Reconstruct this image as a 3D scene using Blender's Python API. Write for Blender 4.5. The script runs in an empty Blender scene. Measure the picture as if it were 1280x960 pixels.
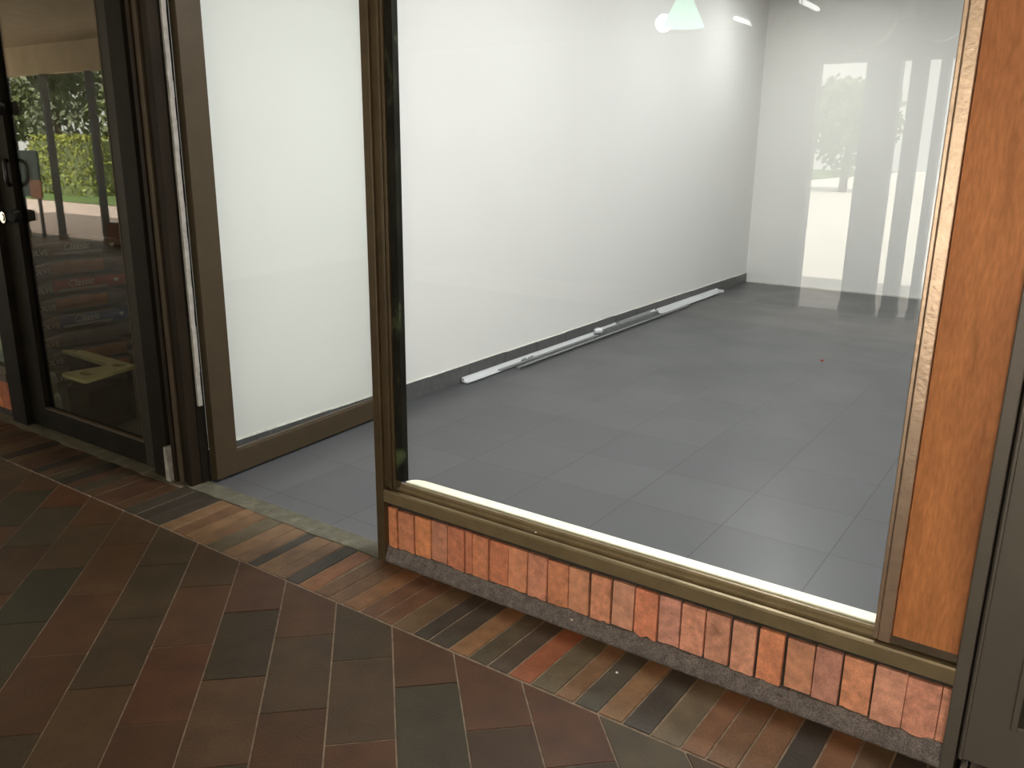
import bpy, bmesh, math, random
from mathutils import Vector, Matrix
random.seed(7)
S = bpy.context.scene
COL = S.collection
R = math.radians

# ------------------------------------------------------------------ helpers
class MB:
    """collects shapes; build() links them as ONE mesh object"""
    def __init__(s):
        s.v = []; s.f = []; s.m = []; s.c = []
    def poly(s, pts, mi=0, col=(1, 1, 1)):
        n = len(s.v); s.v += [tuple(p) for p in pts]
        s.f.append(tuple(range(n, n + len(pts)))); s.m.append(mi); s.c.append(col)
    def hexa(s, p, mi=0, col=(1, 1, 1)):
        """p: 8 points, bottom ring then top ring"""
        n = len(s.v); s.v += [tuple(q) for q in p]
        for f in ((3, 2, 1, 0), (4, 5, 6, 7), (0, 1, 5, 4), (1, 2, 6, 5), (2, 3, 7, 6), (3, 0, 4, 7)):
            s.f.append(tuple(n + i for i in f)); s.m.append(mi); s.c.append(col)
    def box(s, x0, x1, y0, y1, z0, z1, mi=0, col=(1, 1, 1)):
        s.hexa([(x0, y0, z0), (x1, y0, z0), (x1, y1, z0), (x0, y1, z0),
                (x0, y0, z1), (x1, y0, z1), (x1, y1, z1), (x0, y1, z1)], mi, col)
    def bevbox(s, x0, x1, y0, y1, z0, z1, b, mi=0, col=(1, 1, 1), M=None):
        bm = bmesh.new()
        bmesh.ops.create_cube(bm, size=1)
        for v in bm.verts:
            v.co = Vector(((x0 + x1) / 2 + v.co.x * (x1 - x0), (y0 + y1) / 2 + v.co.y * (y1 - y0), (z0 + z1) / 2 + v.co.z * (z1 - z0)))
        bmesh.ops.bevel(bm, geom=bm.edges[:], offset=b, segments=2, affect='EDGES', profile=.6)
        s.add(bm, mi, col, M); bm.free()
    def add(s, bm, mi=0, col=(1, 1, 1), M=None):
        n = len(s.v); bm.verts.index_update()
        for v in bm.verts: s.v.append(tuple(M @ v.co) if M else tuple(v.co))
        for f in bm.faces:
            s.f.append(tuple(n + v.index for v in f.verts)); s.m.append(mi); s.c.append(col)
    def prism(s, outline, a, b, axis='z', mi=0, col=(1, 1, 1)):
        """extrude a 2D outline along an axis from a to b"""
        def P(u, w, t):
            return (u, w, t) if axis == 'z' else ((t, u, w) if axis == 'x' else (u, t, w))
        n = len(s.v); k = len(outline)
        s.v += [P(u, w, a) for u, w in outline] + [P(u, w, b) for u, w in outline]
        s.f.append(tuple(n + i for i in reversed(range(k)))); s.f.append(tuple(n + k + i for i in range(k)))
        for i in range(k):
            j = (i + 1) % k
            s.f.append((n + i, n + j, n + k + j, n + k + i))
        for _ in range(k + 2): s.m.append(mi); s.c.append(col)
    def cyl(s, p, q, r, seg=16, r2=None, mi=0, col=(1, 1, 1)):
        p = Vector(p); q = Vector(q); d = (q - p); L = d.length; r2 = r if r2 is None else r2
        bm = bmesh.new()
        bmesh.ops.create_cone(bm, cap_ends=True, segments=seg, radius1=r, radius2=r2, depth=L)
        M = Matrix.Translation((p + q) / 2) @ d.to_track_quat('Z', 'Y').to_matrix().to_4x4()
        s.add(bm, mi, col, M); bm.free()
    def tube(s, pts, r, seg=8, mi=0):
        pts = [Vector(p) for p in pts]; n0 = len(s.v)
        for i, p in enumerate(pts):
            d = (pts[min(i + 1, len(pts) - 1)] - pts[max(i - 1, 0)]).normalized()
            a = d.orthogonal().normalized() if i == 0 else (a - d * a.dot(d)).normalized()
            b = d.cross(a)
            for k in range(seg):
                t = 2 * math.pi * k / seg
                s.v.append(tuple(p + (a * math.cos(t) + b * math.sin(t)) * r))
        for i in range(len(pts) - 1):
            for k in range(seg):
                k2 = (k + 1) % seg
                s.f.append((n0 + i * seg + k, n0 + i * seg + k2, n0 + (i + 1) * seg + k2, n0 + (i + 1) * seg + k))
                s.m.append(mi); s.c.append((1, 1, 1))
        for base in (0, len(pts) - 1):
            s.f.append(tuple(n0 + base * seg + k for k in range(seg))); s.m.append(mi); s.c.append((1, 1, 1))
    def build(s, name, mats, parent=None, bevel=0, smooth=False, recalc=True):
        me = bpy.data.meshes.new(name)
        me.from_pydata(s.v, [], s.f)
        if not isinstance(mats, (list, tuple)): mats = [mats]
        for m in mats: me.materials.append(m)
        for p, mi in zip(me.polygons, s.m): p.material_index = mi; p.use_smooth = smooth
        ca = me.color_attributes.new('tint', 'FLOAT_COLOR', 'CORNER')
        for p, c in zip(me.polygons, s.c):
            for li in p.loop_indices: ca.data[li].color = (*c, 1)
        if recalc:
            bm = bmesh.new(); bm.from_mesh(me)
            bmesh.ops.recalc_face_normals(bm, faces=bm.faces[:])
            bm.to_mesh(me); bm.free()
        o = bpy.data.objects.new(name, me); COL.objects.link(o)
        if bevel:
            md = o.modifiers.new('bevel', 'BEVEL'); md.width = bevel; md.segments = 2; md.limit_method = 'ANGLE'; md.angle_limit = R(40)
        if parent:
            o.parent = parent
            o.matrix_parent_inverse = Matrix.Translation(-Vector(parent.location)) if parent.type == 'EMPTY' else Matrix()
        return o

def tag(o, label, cat, group=None, kind=None):
    o['label'] = label; o['category'] = cat
    if group: o['group'] = group
    if kind: o['kind'] = kind
    return o
def empty(name, loc=(0, 0, 0)):
    o = bpy.data.objects.new(name, None); o.location = loc; o.empty_display_size = .1; COL.objects.link(o); return o
def struct(o, label, cat): return tag(o, label, cat, None, 'structure')

# ------------------------------------------------------------------ materials
def mat(name, col, rough=.5, metal=0, var=.15, vscale=8, bump=0, bscale=60, tint=False, spec=.5, fine=0, fscale=300, col2=None, c2scale=3, c2lo=.45, c2hi=.65, stretch=None):
    m = bpy.data.materials.new(name); m.use_nodes = True
    nt = m.node_tree; N = nt.nodes; L = nt.links
    b = N['Principled BSDF']; b.inputs['Roughness'].default_value = rough; b.inputs['Metallic'].default_value = metal
    b.inputs['Specular IOR Level'].default_value = spec
    tc = N.new('ShaderNodeTexCoord'); vec = tc.outputs['Object']
    if stretch:
        mp = N.new('ShaderNodeMapping'); mp.inputs['Scale'].default_value = stretch
        L.new(vec, mp.inputs['Vector']); vec = mp.outputs['Vector']
    def noise(scale, det=4):
        n = N.new('ShaderNodeTexNoise'); n.inputs['Scale'].default_value = scale; n.inputs['Detail'].default_value = det
        L.new(vec, n.inputs['Vector']); return n
    def rgb(c):
        r = N.new('ShaderNodeRGB'); r.outputs[0].default_value = (*c, 1); return r.outputs[0]
    def mix(a, bb, fac, mode='MIX'):
        x = N.new('ShaderNodeMix'); x.data_type = 'RGBA'; x.blend_type = mode
        if hasattr(fac, 'links'): L.new(fac, x.inputs[0])
        else: x.inputs[0].default_value = fac
        L.new(a, x.inputs[6]); L.new(bb, x.inputs[7]); return x.outputs[2]
    c = rgb(col)
    if tint:
        at = N.new('ShaderNodeAttribute'); at.attribute_name = 'tint'
        c = mix(c, at.outputs['Color'], 1, 'MULTIPLY')
    if col2:
        n = noise(c2scale, 6); rp = N.new('ShaderNodeMapRange'); rp.inputs[1].default_value = c2lo; rp.inputs[2].default_value = c2hi
        L.new(n.outputs[0], rp.inputs[0]); c = mix(c, rgb(col2), rp.outputs[0])
    def vary(c, scale, amt):
        n = noise(scale); rp = N.new('ShaderNodeMapRange'); rp.inputs[1].default_value = .3; rp.inputs[2].default_value = .7
        rp.inputs[3].default_value = 1 - amt; rp.inputs[4].default_value = 1 + amt
        L.new(n.outputs[0], rp.inputs[0])
        cb = N.new('ShaderNodeCombineColor')
        for i in range(3): L.new(rp.outputs[0], cb.inputs[i])
        return mix(c, cb.outputs[0], 1, 'MULTIPLY')
    if var: c = vary(c, vscale, var)
    if fine: c = vary(c, fscale, fine)
    L.new(c, b.inputs['Base Color'])
    if bump:
        n = noise(bscale, 5); bp = N.new('ShaderNodeBump'); bp.inputs['Strength'].default_value = bump; bp.inputs['Distance'].default_value = .004
        L.new(n.outputs[0], bp.inputs['Height']); L.new(bp.outputs[0], b.inputs['Normal'])
    return m

def glass(name, tintc=(.97, .985, .97), f0=.043, rough=0):
    m = bpy.data.materials.new(name); m.use_nodes = True
    nt = m.node_tree; N = nt.nodes; L = nt.links
    N.remove(N['Principled BSDF']); out = N['Material Output']
    tr = N.new('ShaderNodeBsdfTransparent'); tr.inputs[0].default_value = (*tintc, 1)
    gl = N.new('ShaderNodeBsdfGlossy'); gl.inputs['Roughness'].default_value = rough
    ge = N.new('ShaderNodeNewGeometry')
    dt = N.new('ShaderNodeVectorMath'); dt.operation = 'DOT_PRODUCT'
    L.new(ge.outputs['Normal'], dt.inputs[0]); L.new(ge.outputs['Incoming'], dt.inputs[1])
    def M(op, a, b=None):
        x = N.new('ShaderNodeMath'); x.operation = op
        for i, q in enumerate((a, b)):
            if q is None: continue
            if isinstance(q, (int, float)): x.inputs[i].default_value = q
            else: L.new(q, x.inputs[i])
        return x.outputs[0]
    f = M('ADD', M('MULTIPLY', M('POWER', M('SUBTRACT', 1, M('ABSOLUTE', dt.outputs['Value'])), 5), 1 - f0), f0)
    mx = N.new('ShaderNodeMixShader'); L.new(f, mx.inputs[0]); L.new(tr.outputs[0], mx.inputs[1]); L.new(gl.outputs[0], mx.inputs[2])
    L.new(mx.outputs[0], out.inputs[0])
    return m

def emit(name, col, s):
    m = bpy.data.materials.new(name); m.use_nodes = True
    b = m.node_tree.nodes['Principled BSDF']; b.inputs['Base Color'].default_value = (*col, 1)
    b.inputs['Emission Color'].default_value = (*col, 1); b.inputs['Emission Strength'].default_value = s
    return m

def tile_mat():
    m = bpy.data.materials.new('grey floor tile'); m.use_nodes = True
    nt = m.node_tree; N = nt.nodes; L = nt.links; b = N['Principled BSDF']
    tc = N.new('ShaderNodeTexCoord'); mp = N.new('ShaderNodeMapping'); mp.inputs['Location'].default_value = (-.055, -.185, 0)
    L.new(tc.outputs['Object'], mp.inputs[0])
    br = N.new('ShaderNodeTexBrick'); br.offset = 0; br.squash = 1
    br.inputs['Scale'].default_value = 1; br.inputs['Brick Width'].default_value = .42; br.inputs['Row Height'].default_value = .41
    br.inputs['Mortar Size'].default_value = .0018; br.inputs['Mortar Smooth'].default_value = .1; br.inputs['Bias'].default_value = 0
    br.inputs['Color1'].default_value = (.074, .077, .081, 1); br.inputs['Color2'].default_value = (.088, .091, .095, 1); br.inputs['Mortar'].default_value = (.03, .03, .03, 1)
    L.new(mp.outputs[0], br.inputs['Vector'])
    n2 = N.new('ShaderNodeTexNoise'); n2.inputs['Scale'].default_value = 2.2; n2.inputs['Detail'].default_value = 5; L.new(tc.outputs['Object'], n2.inputs['Vector'])
    L.new(br.outputs['Color'], b.inputs['Base Color'])
    r2 = N.new('ShaderNodeMapRange'); r2.inputs[1].default_value = .35; r2.inputs[2].default_value = .65; r2.inputs[3].default_value = .30; r2.inputs[4].default_value = .37
    L.new(n2.outputs[0], r2.inputs[0]); L.new(r2.outputs[0], b.inputs['Roughness'])
    b.inputs['Specular IOR Level'].default_value = .28
    return m

M_ = {}
M_['white'] = mat('white wall paint', (.82, .815, .80), .6, var=.012, vscale=2)
M_['ceil'] = mat('ceiling paint', (.75, .75, .73), .7, var=.02)
M_['tile'] = tile_mat()
M_['skirt'] = mat('grey skirting tile', (.10, .10, .102), .4, var=.15, vscale=30, fine=.25, fscale=350)
M_['grout'] = mat('pale grout', (.62, .61, .56), .8, var=.2, vscale=40)
M_['bronze'] = mat('bronze aluminium', (.060, .043, .021), .4, .25, var=.1, vscale=12, fine=.06)
M_['bronze_w_lit'] = mat('bronze window rail', (.25, .195, .11), .34, .45, var=.14, vscale=14, fine=.08)  # lighter bronze copy; light falling on the rail is put into the colour
M_['bronze_r_lit'] = mat('lit bronze aluminium', (.50, .37, .27), .31, .8, var=.12, vscale=25, bump=.15, bscale=90, fine=.1)  # palest bronze copy; bright reflected light is put into its base colour
M_['bronze_m'] = mat('brown mullion metal', (.088, .062, .032), .4, .3, var=.18, vscale=14)
M_['stain'] = mat('weathered black green metal', (.016, .016, .012), .75, 0, spec=.1, var=.3, vscale=20, col2=(.10, .13, .06), c2scale=14, c2lo=.56, c2hi=.7, stretch=(1, 1, .45))
M_['black'] = mat('near black frame', (.011, .009, .006), .65, 0, var=.25, vscale=10, spec=.1)
M_['dkgrey'] = mat('dark grey brown frame', (.032, .029, .021), .6, 0, var=.12, vscale=9, spec=.15)
M_['dkbrown'] = mat('dark brown timber', (.017, .012, .007), .65, 0, spec=.12, var=.3, vscale=18, stretch=(1, 1, .2))
M_['mdbrown'] = mat('mid brown trim', (.075, .056, .037), .55, 0, var=.15, vscale=12, spec=.3)
M_['plaster'] = mat('plaster strip', (.34, .325, .29), .8, var=.2, vscale=30, bump=.4, bscale=80)
M_['cream'] = mat('cream ledge paint', (.84, .80, .64), .6, var=.06, vscale=22, bump=.15, bscale=70, col2=(.70, .71, .52), c2scale=9, c2lo=.6, c2hi=.75)
M_['wood'] = mat('varnished plywood', (.50, .20, .072), .5, 0, spec=.22, var=.22, vscale=10, fine=.16, fscale=70, col2=(.17, .06, .026), c2scale=5, c2lo=.47, c2hi=.76, stretch=(2, 2, .4))
M_['door_gr'] = mat('dark grey painted metal', (.105, .092, .075), .42, .15, var=.08, vscale=6, fine=.06, bump=.05)
M_['brick'] = mat('curb brick', (1, 1, 1), .8, tint=True, var=.2, vscale=35, bump=.6, bscale=110, fine=.16, fscale=260, col2=(.26, .12, .07), c2scale=26, c2lo=.6, c2hi=.9, spec=.3)
M_['mortar'] = mat('dark mortar', (.05, .042, .034), .9, var=.35, vscale=30, bump=.7, bscale=90, spec=.2)
M_['footing'] = mat('grey rough footing', (.17, .15, .14), .9, var=.25, vscale=40, bump=1, bscale=160, fine=.5, fscale=240, spec=.25)
M_['thresh'] = mat('stained cement', (.095, .09, .06), .8, var=.3, vscale=18, bump=.5, bscale=90, fine=.25, fscale=200, col2=(.18, .165, .115), c2scale=12, c2lo=.55, c2hi=.75)
M_['paver'] = mat('clay paver', (1, 1, 1), .55, tint=True, var=.2, vscale=9, bump=.35, bscale=140, fine=.2, fscale=240, spec=.28)
M_['paver2'] = mat('border brick', (1, 1, 1), .5, tint=True, var=.22, vscale=16, bump=.4, bscale=120, fine=.22, fscale=240, spec=.28)
M_['joint'] = mat('sand joint', (.20, .155, .11), .9, var=.3, vscale=30, spec=.2)
M_['glass'] = glass('window glass')
M_['glass_dk'] = glass('shop door glass', (.86, .89, .85), .055)
M_['white_m'] = mat('white enamelled metal', (.58, .60, .62), .35, 0, var=.03, vscale=8)
M_['grey_m'] = mat('grey lamp metal', (.24, .25, .25), .4, .2, var=.08)
M_['chrome'] = mat('chrome', (.7, .7, .68), .2, 1, var=0)
M_['blackp'] = mat('black plastic', (.012, .012, .012), .35, var=0)
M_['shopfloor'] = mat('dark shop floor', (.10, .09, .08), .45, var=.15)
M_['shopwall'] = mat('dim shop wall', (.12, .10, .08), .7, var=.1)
M_['bagdark'] = mat('grey brown bag film', (.16, .12, .10), .4, var=.2, vscale=8, bump=.5, bscale=14)
M_['bagred'] = mat('red bag film', (.42, .09, .07), .4, var=.15, vscale=8, bump=.4, bscale=14)
M_['bagblue'] = mat('blue bag film', (.07, .10, .24), .4, var=.15, vscale=8, bump=.4, bscale=14)
M_['bagorange'] = mat('orange bag film', (.40, .16, .07), .4, var=.15, vscale=8, bump=.4, bscale=14)
M_['ink'] = mat('pale print', (.72, .68, .62), .5, var=0)
M_['inkg'] = mat('grey print', (.42, .36, .33), .5, var=0)
M_['tan'] = mat('tan feeder board', (.50, .42, .20), .5, var=.12, vscale=10)
M_['greyplast'] = mat('pale grey plastic', (.50, .50, .44), .5, var=.08)
M_['soffit'] = mat('tan textured stucco', (.62, .47, .29), .8, var=.18, vscale=6, bump=.8, bscale=30, stretch=(1, 1, .3))
M_['oppwall'] = mat('shaded grey render', (.20, .19, .18), .8, var=.08)
M_['post'] = mat('dark olive post', (.06, .06, .05), .5, var=.1)
M_['path'] = mat('pinkish path', (.55, .43, .37), .8, var=.12, vscale=3)
M_['lawn'] = mat('lawn green', (.12, .18, .05), .9, var=.3, vscale=4)
M_['concrete'] = mat('pale concrete', (.80, .76, .70), .7, var=.05, vscale=1)
M_['leaf_y'] = mat('yellow green leaf', (.25, .27, .045), .6, var=.3, vscale=2)
M_['leaf'] = mat('garden leaf', (.16, .19, .08), .6, var=.35, vscale=1.2)
M_['leaf_d'] = mat('grey green leaf', (.19, .21, .13), .6, var=.35, vscale=1.2)
M_['bark'] = mat('tree bark', (.10, .075, .05), .9, var=.3)
M_['balloon'] = mat('dark rubber balloon', (.05, .045, .05), .12, var=0)
M_['balloon_p'] = mat('dusky pink balloon', (.25, .06, .13), .15, var=0)
M_['mint'] = emit('mint lamp shade', (.45, 1, .72), 5)
M_['bulb'] = emit('white lamp glow', (1, 1, .95), 16)
M_['tubeglow'] = emit('tube lamp glow', (1, 1, .98), 9)
M_['greenboard'] = mat('dark green board', (.05, .10, .07), .5, var=.1)
M_['orange'] = mat('orange card', (.60, .22, .08), .5, var=.1)
M_['palegreen'] = mat('mottled pale green', (.52, .58, .38), .5, var=.3, vscale=9, col2=(.25, .34, .36), c2scale=7)
M_['red'] = mat('red scrap', (.35, .02, .02), .5, var=0)
M_['crumb'] = mat('white crumb', (.75, .72, .65), .8, var=0)

# ------------------------------------------------------------------ wall geometry (left wall of the empty shop is slightly skewed)
ZC = 3.02
def wx(y): return -1.243 - .0083 * (y - .1) if y < 8 else -1.3
# ----- shop floor, ceiling, walls
b = MB(); b.poly([(-1.26, .085, 0), (3.3, .085, 0), (3.3, 7.45, 0), (-1.33, 7.45, 0)]); b.poly([(-1.26, .085, -.05), (-1.33, 7.45, -.05), (3.3, 7.45, -.05), (3.3, .085, -.05)])
b.poly([(-1.26, .085, -.05), (3.3, .085, -.05), (3.3, .085, 0), (-1.26, .085, 0)])
struct(b.build('floor', M_['tile'], recalc=False), 'grey speckled square tile floor of the empty white shop', 'floor')
b = MB(); b.box(-1.4, 3.4, .02, 7.5, ZC, ZC + .1)
struct(b.build('ceiling', M_['ceil']), 'plain white ceiling above the empty shop', 'ceiling')
b = MB(); b.hexa([(-1.36, .03, 0), (wx(.03), .03, 0), (wx(7.38), 7.38, 0), (-1.42, 7.38, 0), (-1.36, .03, ZC), (wx(.03), .03, ZC), (wx(7.38), 7.38, ZC), (-1.42, 7.38, ZC)])
struct(b.build('wall_left', M_['white']), 'long white painted wall on the left of the empty shop', 'wall')
b = MB(); b.hexa([(-1.42, 7.375, 0), (3.3, 7.32, 0), (3.3, 7.5, 0), (-1.42, 7.5, 0), (-1.42, 7.375, ZC), (3.3, 7.32, ZC), (3.3, 7.5, ZC), (-1.42, 7.5, ZC)])
wb = struct(b.build('wall_back', M_['white']), 'white painted end wall at the far end of the empty shop', 'wall')
b = MB(); x = -1.3
while x < 3.2:
    w = random.uniform(.03, .09); h = random.uniform(.008, .018); yy = 7.375 - (x + 1.42) * .01165
    b.box(x, x + w, yy - .006, yy - .0005, 0, h); x += w
b.build('plaster_edge', M_['grout'], wb)
b = MB(); b.box(3.2, 3.3, .1, 7.4, 0, ZC)
struct(b.build('wall_right', M_['white']), 'white side wall of the shop hidden behind the plywood panel side', 'wall')

# ----- baseboard along the left wall: separate grey tiles with pale joints
b = MB(); y = .13; k = 0
while y < 7.36:
    L_ = .405 if k % 3 else .40
    y1 = min(y + L_, 7.37); h = .104 + random.uniform(-.003, .003)
    b.hexa([(wx(y) + .0005, y, .001), (wx(y) + .012, y, .001), (wx(y1) + .012, y1 - .004, .001), (wx(y1) + .0005, y1 - .004, .001),
            (wx(y) + .0005, y, h), (wx(y) + .012, y, h), (wx(y1) + .012, y1 - .004, h + .001), (wx(y1) + .0005, y1 - .004, h + .001)])
    y = y1; k += 1
bb = b.build('baseboard_left', M_['skirt'])
struct(bb, 'grey tile skirting along the foot of the long white wall', 'skirting')
b = MB(); y = .13
b.hexa([(wx(.13), .13, .001), (wx(.13) + .009, .13, .001), (wx(7.36) + .009, 7.36, .001), (wx(7.36), 7.36, .001), (wx(.13), .13, .095), (wx(.13) + .009, .13, .095), (wx(7.36) + .009, 7.36, .095), (wx(7.36), 7.36, .095)])
while y < 7.3:
    y1 = y + random.uniform(.05, .16); h = random.uniform(.106, .111)
    b.hexa([(wx(y), y, .101), (wx(y) + .010, y, .102), (wx(y1) + .010, y1, .102), (wx(y1), y1, .101), (wx(y), y, h), (wx(y) + .006, y, h), (wx(y1) + .006, y1, h), (wx(y1), y1, h)])
    y = y1
b.build('grout_line', M_['grout'], bb)

# ------------------------------------------------------------------ pavement of diagonal clay tiles
th = R(43.6); e1 = Vector((math.cos(th), math.sin(th))); e2 = Vector((-math.sin(th), math.cos(th)))
def clip(poly, f):
    out = []
    for i in range(len(poly)):
        a, c = poly[i], poly[(i + 1) % len(poly)]; fa, fc = f(a), f(c)
        if fa >= 0: out.append(a)
        if (fa >= 0) != (fc >= 0): out.append(a + (c - a) * (fa / (fa - fc)))
    return out
YB = -.312
off = {0: -.77, -1: -.622, -2: -.474, -3: -.304, -4: -.115, -5: .063, -6: .245, -7: .44, -8: .64, 1: -.98, 2: -1.14}
pal = [(lambda k: (c[0] * k, c[1] * k * .97, c[2] * k * .66))(.30) for c in [(.175, .085, .045), (.20, .088, .048), (.15, .08, .045), (.125, .082, .05), (.10, .08, .052), (.215, .082, .044), (.17, .098, .058), (.15, .07, .038)]]
fixed = {}   # colour of single tiles, found by the point they cover
def setc(x, y, c): fixed[(math.floor((x * e1.x + y * e1.y - .0236) / .178), None, x, y)] = c
tile_cols = [(-.95, -.75, (.19, .115, .065)), (-.80, -.60, (.205, .075, .04)), (-.65, -.47, (.15, .105, .065)), (-.67, -.62, (.19, .10, .055)), (-.40, -.42, (.16, .095, .055)), (-.42, -.62, (.13, .09, .055)),
             (-.68, -.86, (.085, .075, .048)), (-.88, -1.03, (.10, .095, .06)), (-.25, -.38, (.18, .085, .05)), (-.15, -.60, (.19, .095, .055)), (-.2, -.85, (.125, .082, .05)), (.0, -.42, (.20, .10, .06)), (.08, -.62, (.11, .075, .046)),
             (.0, -.95, (.195, .082, .045)), (.22, -.42, (.19, .105, .065)), (.22, -.65, (.15, .092, .058)), (.28, -.85, (.19, .105, .062)), (.42, -.42, (.135, .09, .056)), (.45, -.68, (.085, .075, .05)), (.60, -.42, (.18, .09, .052)), (.6, -.68, (.165, .10, .062)),
             (.85, -.43, (.205, .092, .052)), (.78, -.70, (.11, .088, .06)), (1.0, -.45, (.21, .092, .055)), (1.2, -.40, (.19, .15, .105)), (-.45, -.95, (.18, .085, .045)), (-.65, -1.1, (.19, .085, .04)), (-1.1, -.5, (.16, .10, .06)), (-1.3, -.5, (.12, .09, .055))]
b = MB()
for k in range(-75, 50):
    a0 = .0236 + .178 * k
    o0 = off.get(k, -.77 - .178 * k + (.03 * ((k * 7) % 5 - 2) / 2))
    o0 = o0 - math.floor(o0 / .36) * .36
    for j in range(-60, 60):
        b0 = o0 + .36 * j
        cen = e1 * (a0 + .089) + e2 * (b0 + .18)
        if cen.x < -13.5 or cen.x > 6.5 or cen.y < -5.1 or cen.y > 0.1: continue
        g = .0019
        P = [e1 * (a0 + u) + e2 * (b0 + w) for u, w in ((g, .0014), (.178 - g, .0014), (.178 - g, .3586), (g, .3586))]
        P = clip(P, lambda p: YB - .002 - p.y); P = clip(P, lambda p: p.y + 4.95) if P else P
        if len(P) < 3: continue
        c = random.choice(pal); s_ = random.uniform(.85, 1.1); c = tuple(q * s_ for q in c)
        for tx, ty, tcl in tile_cols:
            q = Vector((tx, ty)); u = q.dot(e1) - a0; w = q.dot(e2) - b0
            if 0 <= u < .178 and 0 <= w < .36: c = (tcl[0] * .30, tcl[1] * .29, tcl[2] * .21)
        cc = sum(P, Vector((0, 0))) / len(P)
        z = random.uniform(-.0006, .0012); n = len(P)
        low = [(p.x, p.y, -.005) for p in P]
        top = [(*(p + (cc - p).normalized() * .0012), z) for p in P]
        b.poly(top, 0, c)
        for i in range(n):
            i2 = (i + 1) % n
            b.poly([low[i], low[i2], top[i2], top[i]], 0, c)
b.poly([(-14, -5, -.0022), (7, -5, -.0022), (7, .0, -.0022), (-14, .0, -.0022)], 1)
b.poly([(-14, -5, -.06), (7, -5, -.06), (7, .3, -.06), (-14, .3, -.06)], 1)
struct(b.build('floor_arcade', [M_['paver'], M_['joint']]), 'dark red and brown clay tiles laid diagonally outside the shop', 'pavement')

# ----- border course of narrow bricks along the shopfront
T, OR, DK, OL, BR, RB = (.30, .175, .085), (.36, .155, .065), (.075, .062, .044), (.16, .125, .07), (.23, .125, .062), (.215, .105, .055)
known = [(-1.16, DK), (-1.075, (.07, .058, .04)), (-.995, DK), (-.905, T), (-.83, BR), (-.752, T), (-.685, (.25, .145, .07)), (-.613, OL), (-.52, T), (-.44, (.28, .165, .085)), (-.378, DK), (-.325, T), (-.239, (.26, .15, .08)), (-.177, DK), (-.108, OR), (-.031, BR), (.04, BR),
         (.105, (.34, .165, .07)), (.182, RB), (.254, RB), (.324, (.19, .12, .06)), (.41, DK), (.472, (.085, .068, .045)), (.552, (.33, .17, .075)), (.626, (.12, .095, .055)), (.696, (.10, .07, .045)), (.768, (.40, .13, .055)), (.846, (.17, .13, .07)), (.927, (.28, .15, .07)), (.987, (.11, .095, .065)), (1.062, (.33, .185, .085)), (1.134, (.08, .068, .048)),
         (1.215, (.20, .15, .085)), (1.298, (.27, .13, .06)), (1.365, (.23, .12, .055)), (1.44, (.26, .13, .06)), (1.515, (.07, .06, .045)), (1.59, (.27, .125, .055)), (1.665, (.17, .11, .06)), (1.74, (.06, .052, .04)), (1.815, (.2, .11, .06))]
xs = [k[0] for k in known] + [1.89]; cs = [k[1] for k in known]
x = 1.89
while x < 6.4: x += .0745; xs.append(x); cs.append(random.choice([T, OR, DK, OL, BR, RB]))
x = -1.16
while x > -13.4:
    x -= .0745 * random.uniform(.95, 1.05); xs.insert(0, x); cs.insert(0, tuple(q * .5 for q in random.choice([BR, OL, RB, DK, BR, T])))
b = MB()
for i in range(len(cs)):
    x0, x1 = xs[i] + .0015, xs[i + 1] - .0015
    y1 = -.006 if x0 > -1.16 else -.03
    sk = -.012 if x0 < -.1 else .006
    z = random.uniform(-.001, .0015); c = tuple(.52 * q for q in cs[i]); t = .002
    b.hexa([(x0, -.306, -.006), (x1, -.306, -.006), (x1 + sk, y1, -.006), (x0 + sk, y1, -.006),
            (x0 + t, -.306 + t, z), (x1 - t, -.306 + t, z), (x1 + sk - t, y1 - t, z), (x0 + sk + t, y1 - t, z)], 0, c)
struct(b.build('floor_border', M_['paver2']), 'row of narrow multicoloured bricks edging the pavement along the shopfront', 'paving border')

# ----- stained cement threshold in the doorway and along the dark shop's door
b = MB(); x = -1.24; ya = -.008
while x < -.02:
    x1 = min(x + random.uniform(.03, .07), -.015); yb = -.006 + random.uniform(-.006, .004)
    b.hexa([(x, ya, -.01), (x1, yb, -.01), (x1, .083, -.01), (x, .083, -.01), (x, ya, .0025), (x1, yb, .003), (x1, .083, .004), (x, .083, .004)])
    x = x1; ya = yb
tr = b.build('trim_1', M_['thresh'])
struct(tr, 'stained cement threshold across the open doorway', 'threshold')
b = MB(); x = -14.0; ya = -.03
while x < -1.245:
    x1 = min(x + random.uniform(.04, .09), -1.24); yb = -.034 + random.uniform(-.008, .006)
    b.hexa([(x, ya, -.01), (x1, yb, -.01), (x1, .06, -.01), (x, .06, -.01), (x, ya, .002), (x1, yb, .002), (x1, .06, .006), (x, .06, .006)])
    x = x1; ya = yb
struct(b.build('trim_2', M_['thresh']), 'grey cement strip under the dark shop door', 'threshold')

# ------------------------------------------------------------------ low brick wall under the big window
bx = [-.012, .058, .138, .213, .286, .362, .391, .464, .539, .616, .692, .767, .846, .922, .998, 1.075, 1.146, 1.22, 1.294, 1.369, 1.445, 1.521, 1.592, 1.668, 1.743, 1.821, 1.853]
BY = .018
bcol = [(.42, .15, .065), (.36, .13, .065), (.46, .165, .065), (.34, .135, .075), (.36, .12, .06), (.36, .12, .06), (.40, .14, .065), (.38, .125, .06), (.44, .165, .08), (.40, .155, .085), (.41, .15, .07), (.40, .165, .085), (.42, .165, .085), (.41, .18, .105),
        (.45, .15, .075), (.40, .17, .11), (.47, .19, .11), (.40, .17, .10), (.44, .19, .11), (.48, .17, .08), (.38, .16, .085), (.34, .145, .095), (.46, .18, .09), (.44, .19, .115), (.41, .165, .10), (.44, .18, .105), (.52, .24, .16)]
b = MB()
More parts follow.
